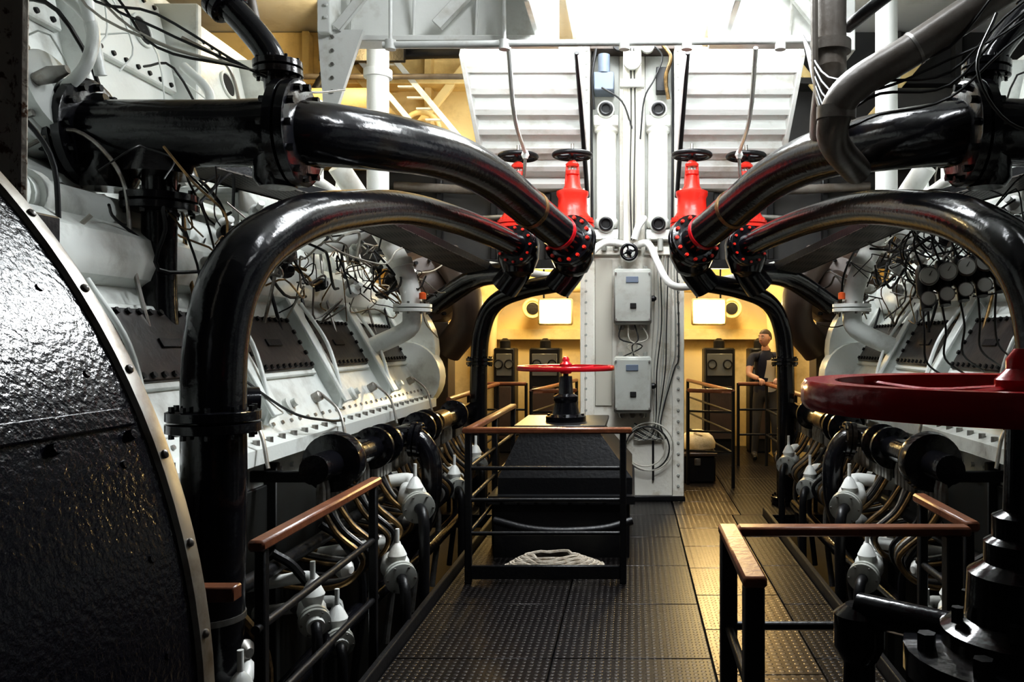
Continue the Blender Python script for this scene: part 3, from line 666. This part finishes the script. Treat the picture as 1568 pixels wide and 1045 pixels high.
# ================================================================= top right lagged pipes
b=B('overhead_grey_pipe')
b.tube([(1.25,4.6,2.55),(1.04,4.25,2.62),(1.0,4.05,2.72),(1.08,4.0,2.84),(1.35,3.95,3.0),(1.75,3.85,3.25),(2.4,3.7,3.65)],.08,LAG,22)
b.lathe((1.0,4.05,2.72),(.0,-.1,1),[(.095,-.03),(.095,.03)],LAG,22); b.lathe((1.35,3.95,3.0),(.4,-.1,.25),[(.084,-.008),(.084,.008)],STEEL,22)
b.tube([(1.08,4.5,5.19),(1.08,4.5,3.3),(1.08,4.5,3.05),(1.1,4.7,2.9),(1.2,5.2,2.85)],.085,LAG,22,5)
b.lathe((1.08,4.5,3.2),(0,0,1),[(.11,-.03),(.11,.03)],LAG,22)
b.tube([(.99,4.4,5.19),(.97,4.4,3.4),(.98,4.35,2.9),(1.02,4.2,2.7)],.02,LAG,8)
b.tube([(2.0,4.1,3.9),(1.6,4.1,3.55),(1.35,4.2,3.4),(1.2,4.6,3.35)],.035,BLKM,10)
b.done()
b=B('overhead_cables')
R=random.Random(5)
for i in range(5):
    z=3.0+.06*i
    b.tube([(2.3,3.6,z+.3),(1.75,3.7,z-.05+R.uniform(-.1,.1)),(1.5,3.9,z-.25),(1.2,4.0,z-.35+R.uniform(-.1,.1)),(1.0,4.2,z-.3),(.95,4.6,3.3)],.007,CABLE,6,5)
for i in range(5):
    b.tube([(-3.0+.1*i,3.9,3.9),(-2.6+R.uniform(-.1,.1),4.0,3.3),(-2.3,4.0,3.1+R.uniform(-.1,.1)),(-1.9,4.1,2.95),(-1.7,4.3,2.9),(-1.6,4.6,3.0)],.007,[CABLE,CABW][i%2],6,5)
b.tube([(-2.95,3.9,4.2),(-2.75,4.1,3.4),(-2.7,4.2,2.95)],.03,ENG,10); b.tube([(-2.2,4.4,4.2),(-2.05,4.4,3.5),(-1.95,4.4,3.1),(-1.8,4.4,2.9)],.028,LAG,10)
b.tube([(1.5,3.4,2.95),(1.42,3.4,2.72),(1.55,3.4,2.5),(1.8,3.4,2.45),(2.1,3.4,2.5)],.007,CABLE,6,6)
b.tube([(-2.35,4.3,1.6),(-2.15,4.4,1.45),(-1.95,4.7,1.2),(-1.85,5.0,1.12),(-1.9,5.4,1.08)],.008,CABLE,6,6)
b.done()
b=B('round_gauge_rack')
b.bar((1.54,4.45,1.88),(2.15,4.55,2.02),.05,.05,BLKM)
for i in range(6):
    p=V((1.56+.098*i,4.41,1.88+.024*i)); b.lathe(p,(0,-.3,-1),[(.025,-.13),(.04,-.10),(.042,.03),(.03,.05),(.03,.12)],BLKM,14)
    g=p+V((0,-.07,.06)); A=V((-.35,-1,.1))
    b.lathe(g,A,[(.044,-.03),(.050,0),(.050,.02),(.044,.024)],STEEL,20); b.lathe(g+A.normalized()*.024,A,[(.042,0),(.042,.002)],DIAL,20); b.bar(g+A.normalized()*.028,g+A.normalized()*.028+V((.015,0,.025)),.004,.002,HOLE,.0005)
    g2=p+V((0,-.06,-.06)); b.lathe(g2,A,[(.036,0),(.040,.03)],STEEL,16); b.lathe(g2+A.normalized()*.03,A,[(.035,0),(.035,.002)],DIAL,16)
    b.tube([p+V((0,.02,-.1)),p+V((.02*math.sin(i),.0,-.25)),p+V((.05,.1,-.4)),p+V((.25,.3,-.5))],.006,CABLE,6,5)
    b.tube([p+V((0,0,.08)),p+V((-.05,.02,.25)),p+V((.1,.2,.35)),p+V((.5,.4,.4))],.006,CABLE,6,5)
for i in range(16):
    a=R.uniform(0,6); c=V((1.80+R.uniform(-.15,.2),4.6,2.15+R.uniform(-.15,.15)))
    b.tube([c+V((.18*math.cos(a+k*.9),R.uniform(-.05,.05),.16*math.sin(a+k*.9))) for k in range(5)],.005,CABLE,6,5)
b.bar((2.15,4.55,2.02),(2.6,4.6,2.15),.05,.04,BLKM)
b.done()

b=B('storage_chest')
b.bb(.56,.94,9.3,9.9,0,.30,BLKM,.02); b.bb(.54,.96,9.28,9.92,.30,.34,TURB,.01); b.bb(.70,.77,9.275,9.30,.2,.28,STEEL); b.done()
b=B('canvas_sack')
b.lathe((.75,9.56,.34),(0,0,1),[(.16,0),(.21,.03),(.215,.09),(.18,.16),(.12,.21),(.05,.235),(.01,.24)],SACK,24)
b.tube([(.71,9.45,.55),(.78,9.42,.52),(.84,9.47,.48)],.02,SACK,8); b.done()

b=B('added_tube_lamp')  # unseen ceiling lamp, added for extra light
x,y=1.8,3.0
b.bb(x-.12,x+.12,y-.6,y+.6,4.3,4.4,WHITE,.01); b.cyl((x-.05,y-.55,4.28),(x-.05,y+.55,4.28),.018,LAMPC); b.cyl((x+.05,y-.55,4.28),(x+.05,y+.55,4.28),.018,LAMPC)
for e in (-.4,.4): b.cyl((x,y+e,4.4),(x,y+e,5.2),.01,STEEL)
b.done()

# ================================================================= MAN
man=empty('man')
MX=.07
J={'pel':(1.72,11.06,.95,.135,.10),'sp':(1.71,11.03,1.14,.135,.10),'ch':(1.70,10.98,1.34,.16,.105),'nk':(1.69,10.95,1.475,.055,.055),'hd':(1.685,10.92,1.56,.052,.055),
'shL':(1.89,10.96,1.41,.065,.06),'elL':(1.96,10.82,1.17,.043,.043),'wrL':(1.80,10.63,1.115,.03,.026),
'shR':(1.51,10.94,1.41,.065,.06),'elR':(1.45,10.79,1.16,.043,.043),'wrR':(1.56,10.63,1.115,.03,.026),
'hpL':(1.82,11.07,.88,.09,.09),'knL':(1.84,11.03,.49,.06,.06),'anL':(1.85,11.10,.09,.042,.045),'toL':(1.86,10.93,.04,.04,.03),
'hpR':(1.62,11.07,.88,.09,.09),'knR':(1.59,11.02,.49,.06,.06),'anR':(1.57,11.10,.09,.042,.045),'toR':(1.56,10.93,.04,.04,.03)}
J={k:(v[0]+MX,)+tuple(v[1:]) for k,v in J.items()}
E=[('pel','sp'),('sp','ch'),('ch','nk'),('nk','hd'),('ch','shL'),('shL','elL'),('elL','wrL'),('ch','shR'),('shR','elR'),('elR','wrR'),('pel','hpL'),('hpL','knL'),('knL','anL'),('anL','toL'),('pel','hpR'),('hpR','knR'),('knR','anR'),('anR','toR')]
def skin(name,J,E,root,parent,mf,mats,sub=2):
    keys=list(J); me=bpy.data.meshes.new(name+'_sk'); me.from_pydata([J[k][:3] for k in keys],[(keys.index(a),keys.index(c)) for a,c in E],[])
    o=bpy.data.objects.new(name+'_sk',me); S.collection.objects.link(o)
    md=o.modifiers.new('s','SKIN'); md.use_smooth_shade=True
    for i,k in enumerate(keys):
        sv=me.skin_vertices[0].data[i]; sv.radius=(J[k][3],J[k][4]); sv.use_root=(k==root)
    o.modifiers.new('u','SUBSURF').levels=sub
    dg=bpy.context.evaluated_depsgraph_get(); dg.update(); m2=bpy.data.meshes.new_from_object(o.evaluated_get(dg)); m2.name=name
    bpy.data.objects.remove(o); 
    for m in mats: m2.materials.append(m)
    for p in m2.polygons: p.use_smooth=True; p.material_index=mf(p.center)
    ob=bpy.data.objects.new(name,m2); S.collection.objects.link(ob); ob.parent=parent; return ob
def bodymat(c):
    x=c.x-MX
    if c.z<.09: return 3
    if c.z<.93: return 2
    if c.z>1.475: return 0
    if (abs(x-1.70)>.2 or c.y<10.86) and c.z<1.27: return 0
    if 1.70<x<1.86 and c.y<10.99 and c.z<1.36: return 4
    return 1
skin('body',J,E,'pel',man,bodymat,[SKIN,NAVY,TROUS,BLKM,CREAM])
for sg,w,nm in ((1,V(J['wrL'][:3]),'hand_left'),(-1,V(J['wrR'][:3]),'hand_right')):
    H={'w':(*w,.027,.02),'p':(w.x-sg*.02,w.y-.035,w.z-.008,.034,.016),'p2':(w.x-sg*.03,w.y-.06,w.z-.02,.034,.014)}
    EE=[('w','p'),('p','p2')]
    for i in range(4):
        ox=(i-1.5)*.018; ln=(.8,1,.96,.78)[i]
        b0=V((w.x-sg*.03+ox,w.y-.065,w.z-.022))
        for j,(dy,dz) in enumerate(((-.012,-.004),(-.026*ln,-.022),(-.022*ln,-.048),(-.006,-.065*ln))):
            H[f'f{i}{j}']=(b0.x,b0.y+dy,b0.z+dz,.009,.009)
            EE.append((('p2' if j==0 else f'f{i}{j-1}'),f'f{i}{j}'))
    for j,(dx,dy,dz) in enumerate(((-.03,-.03,-.02),(-.042,-.045,-.04),(-.04,-.04,-.062))):
        H[f't{j}']=(w.x+sg*dx*1.2,w.y+dy,w.z+dz,.011,.011); EE.append((('p' if j==0 else f't{j-1}'),f't{j}'))
    try: skin(nm,H,EE,'w',man,lambda c:0,[SKIN],1)
    except Exception as ex: print('hand',ex)
def blob(b,c,r,m,q=None,seg=20,rings=12,fn=None):
    vs=[];fs=[]
    for j in range(rings+1):
        th=math.pi*j/rings
        for i in range(seg):
            a=2*math.pi*i/seg; p=V((math.sin(th)*math.cos(a),math.sin(th)*math.sin(a),math.cos(th)))
            if fn: p=fn(p)
            p=V((p.x*r[0],p.y*r[1],p.z*r[2]));  p=q@p if q else p
            vs.append(V(c)+p)
    for j in range(rings):
        for i in range(seg): k=(i+1)%seg; fs.append([j*seg+i,j*seg+k,(j+1)*seg+k,(j+1)*seg+i])
    b.add(vs,fs,m)
hc=V((1.68+MX,10.90,1.635)); q=Matrix.Rotation(math.radians(-48),3,'Z')
def hd(dx,dy,dz): return hc+q@V((dx,dy,dz))
b=B('head')
def headfn(p):
    if p.z<0: k=1-.32*(-p.z)**1.4; p=V((p.x*k,p.y*k-(.10*-p.z if p.y<0 else -.12*p.z),p.z))
    if p.y<-.6: p=V((p.x,p.y*.95,p.z))
    return p
blob(b,hc,(.074,.094,.112),SKIN,q,28,20,headfn)
b.add([hd(-.008,-.088,.018),hd(.008,-.088,.018),hd(.016,-.09,-.026),hd(-.016,-.09,-.026),hd(0,-.118,-.022)],[[0,1,4],[1,2,4],[2,3,4],[3,0,4],[0,1,2,3]],SKIN)
for e in (-1,1):
    blob(b,hd(e*.031,-.079,.012),(.012,.008,.008),EYEW,q,12,8); blob(b,hd(e*.031,-.086,.012),(.005,.004,.005),HAIR,q,8,6)
    b.tube([hd(e*.048,-.076,.030),hd(e*.031,-.087,.036),hd(e*.014,-.088,.030)],.004,HAIR,6,3)
    blob(b,hd(e*.075,.008,-.002),(.009,.018,.03),SKIN,q,12,8)
b.tube([hd(-.022,-.083,-.052),hd(0,-.094,-.050),hd(.022,-.083,-.052)],.005,mat('lips',(.38,.13,.1),.5),6,3)
def hairfn(p):
    if p.y<-.15 and p.z<.42: return V((p.x*.8,p.y*.75,p.z*.9))
    if p.z<-.35: return V((p.x*.8,p.y*.9,-.35+(p.z+.35)*.3))
    return p
blob(b,hd(0,.008,.016),(.081,.098,.108),HAIR,q,28,20,hairfn)
b.done(man,60)

# ================================================================= LIGHTS
def area(name,loc,tgt,size,power,col,sy=None):
    l=bpy.data.lights.new(name,'AREA'); l.energy=power; l.color=col; l.size=size
    if sy: l.shape='RECTANGLE'; l.size_y=sy
    o=bpy.data.objects.new(name,l); S.collection.objects.link(o); o.location=loc; o.rotation_euler=(V(tgt)-V(loc)).to_track_quat('-Z','Y').to_euler(); return o
def point(name,loc,power,col,r=.1):
    l=bpy.data.lights.new(name,'POINT'); l.energy=power; l.color=col; l.shadow_soft_size=r
    o=bpy.data.objects.new(name,l); S.collection.objects.link(o); o.location=loc; return o
COOL=(.93,.97,1)
area('added_fill_glow',(.5,3.6,4.6),(0,7.0,3.4),1.2,60,COOL,.3)  # added light above the view, brightens column and girder
area('added_drum_glow',(.55,5.0,4.15),(-.1,3.6,1.4),.9,150,COOL,.4)  # added light without fixture, gives the drum highlight, lights pipes and engines
WARM=(1,.71,.30)
for s in (-1,1):
    area('added_flap_glow',(s*.95,5.78,3.68),(s*.95,7.8,3.5),.6,20,COOL,.08)  # added light on the flap, goes with the added lamp box
    area('floodlight_glow',(s*.97,10.36,1.97),(s*.85,6.5,.2),.36,22,WARM,.26)
    point('back_wall_lamp_glow',(s*1.5,11.5,2.5),66,WARM,.15)
    point('passage_lamp_glow',(s*3.0,10.8,2.6),45,WARM,.1)
point('upper_deck_lamp_glow',(-2.9,8.2,4.75),55,(1,.74,.36),.1)
point('passage_lamp_glow',(2.7,9.9,2.2),30,WARM,.08)
w=bpy.data.worlds.new('World'); S.world=w; w.use_nodes=True
w.node_tree.nodes['Background'].inputs[0].default_value=(.85,.9,1,1); w.node_tree.nodes['Background'].inputs[1].default_value=.02

# ================================================================= CAMERA
cam=bpy.data.cameras.new('Camera'); cam.sensor_width=36; cam.lens=29.05; cam.shift_x=-184/1568; cam.clip_start=.02
co=bpy.data.objects.new('Camera',cam); S.collection.objects.link(co); co.location=(0,0,1.6); co.rotation_euler=(math.radians(90),0,0)
S.camera=co
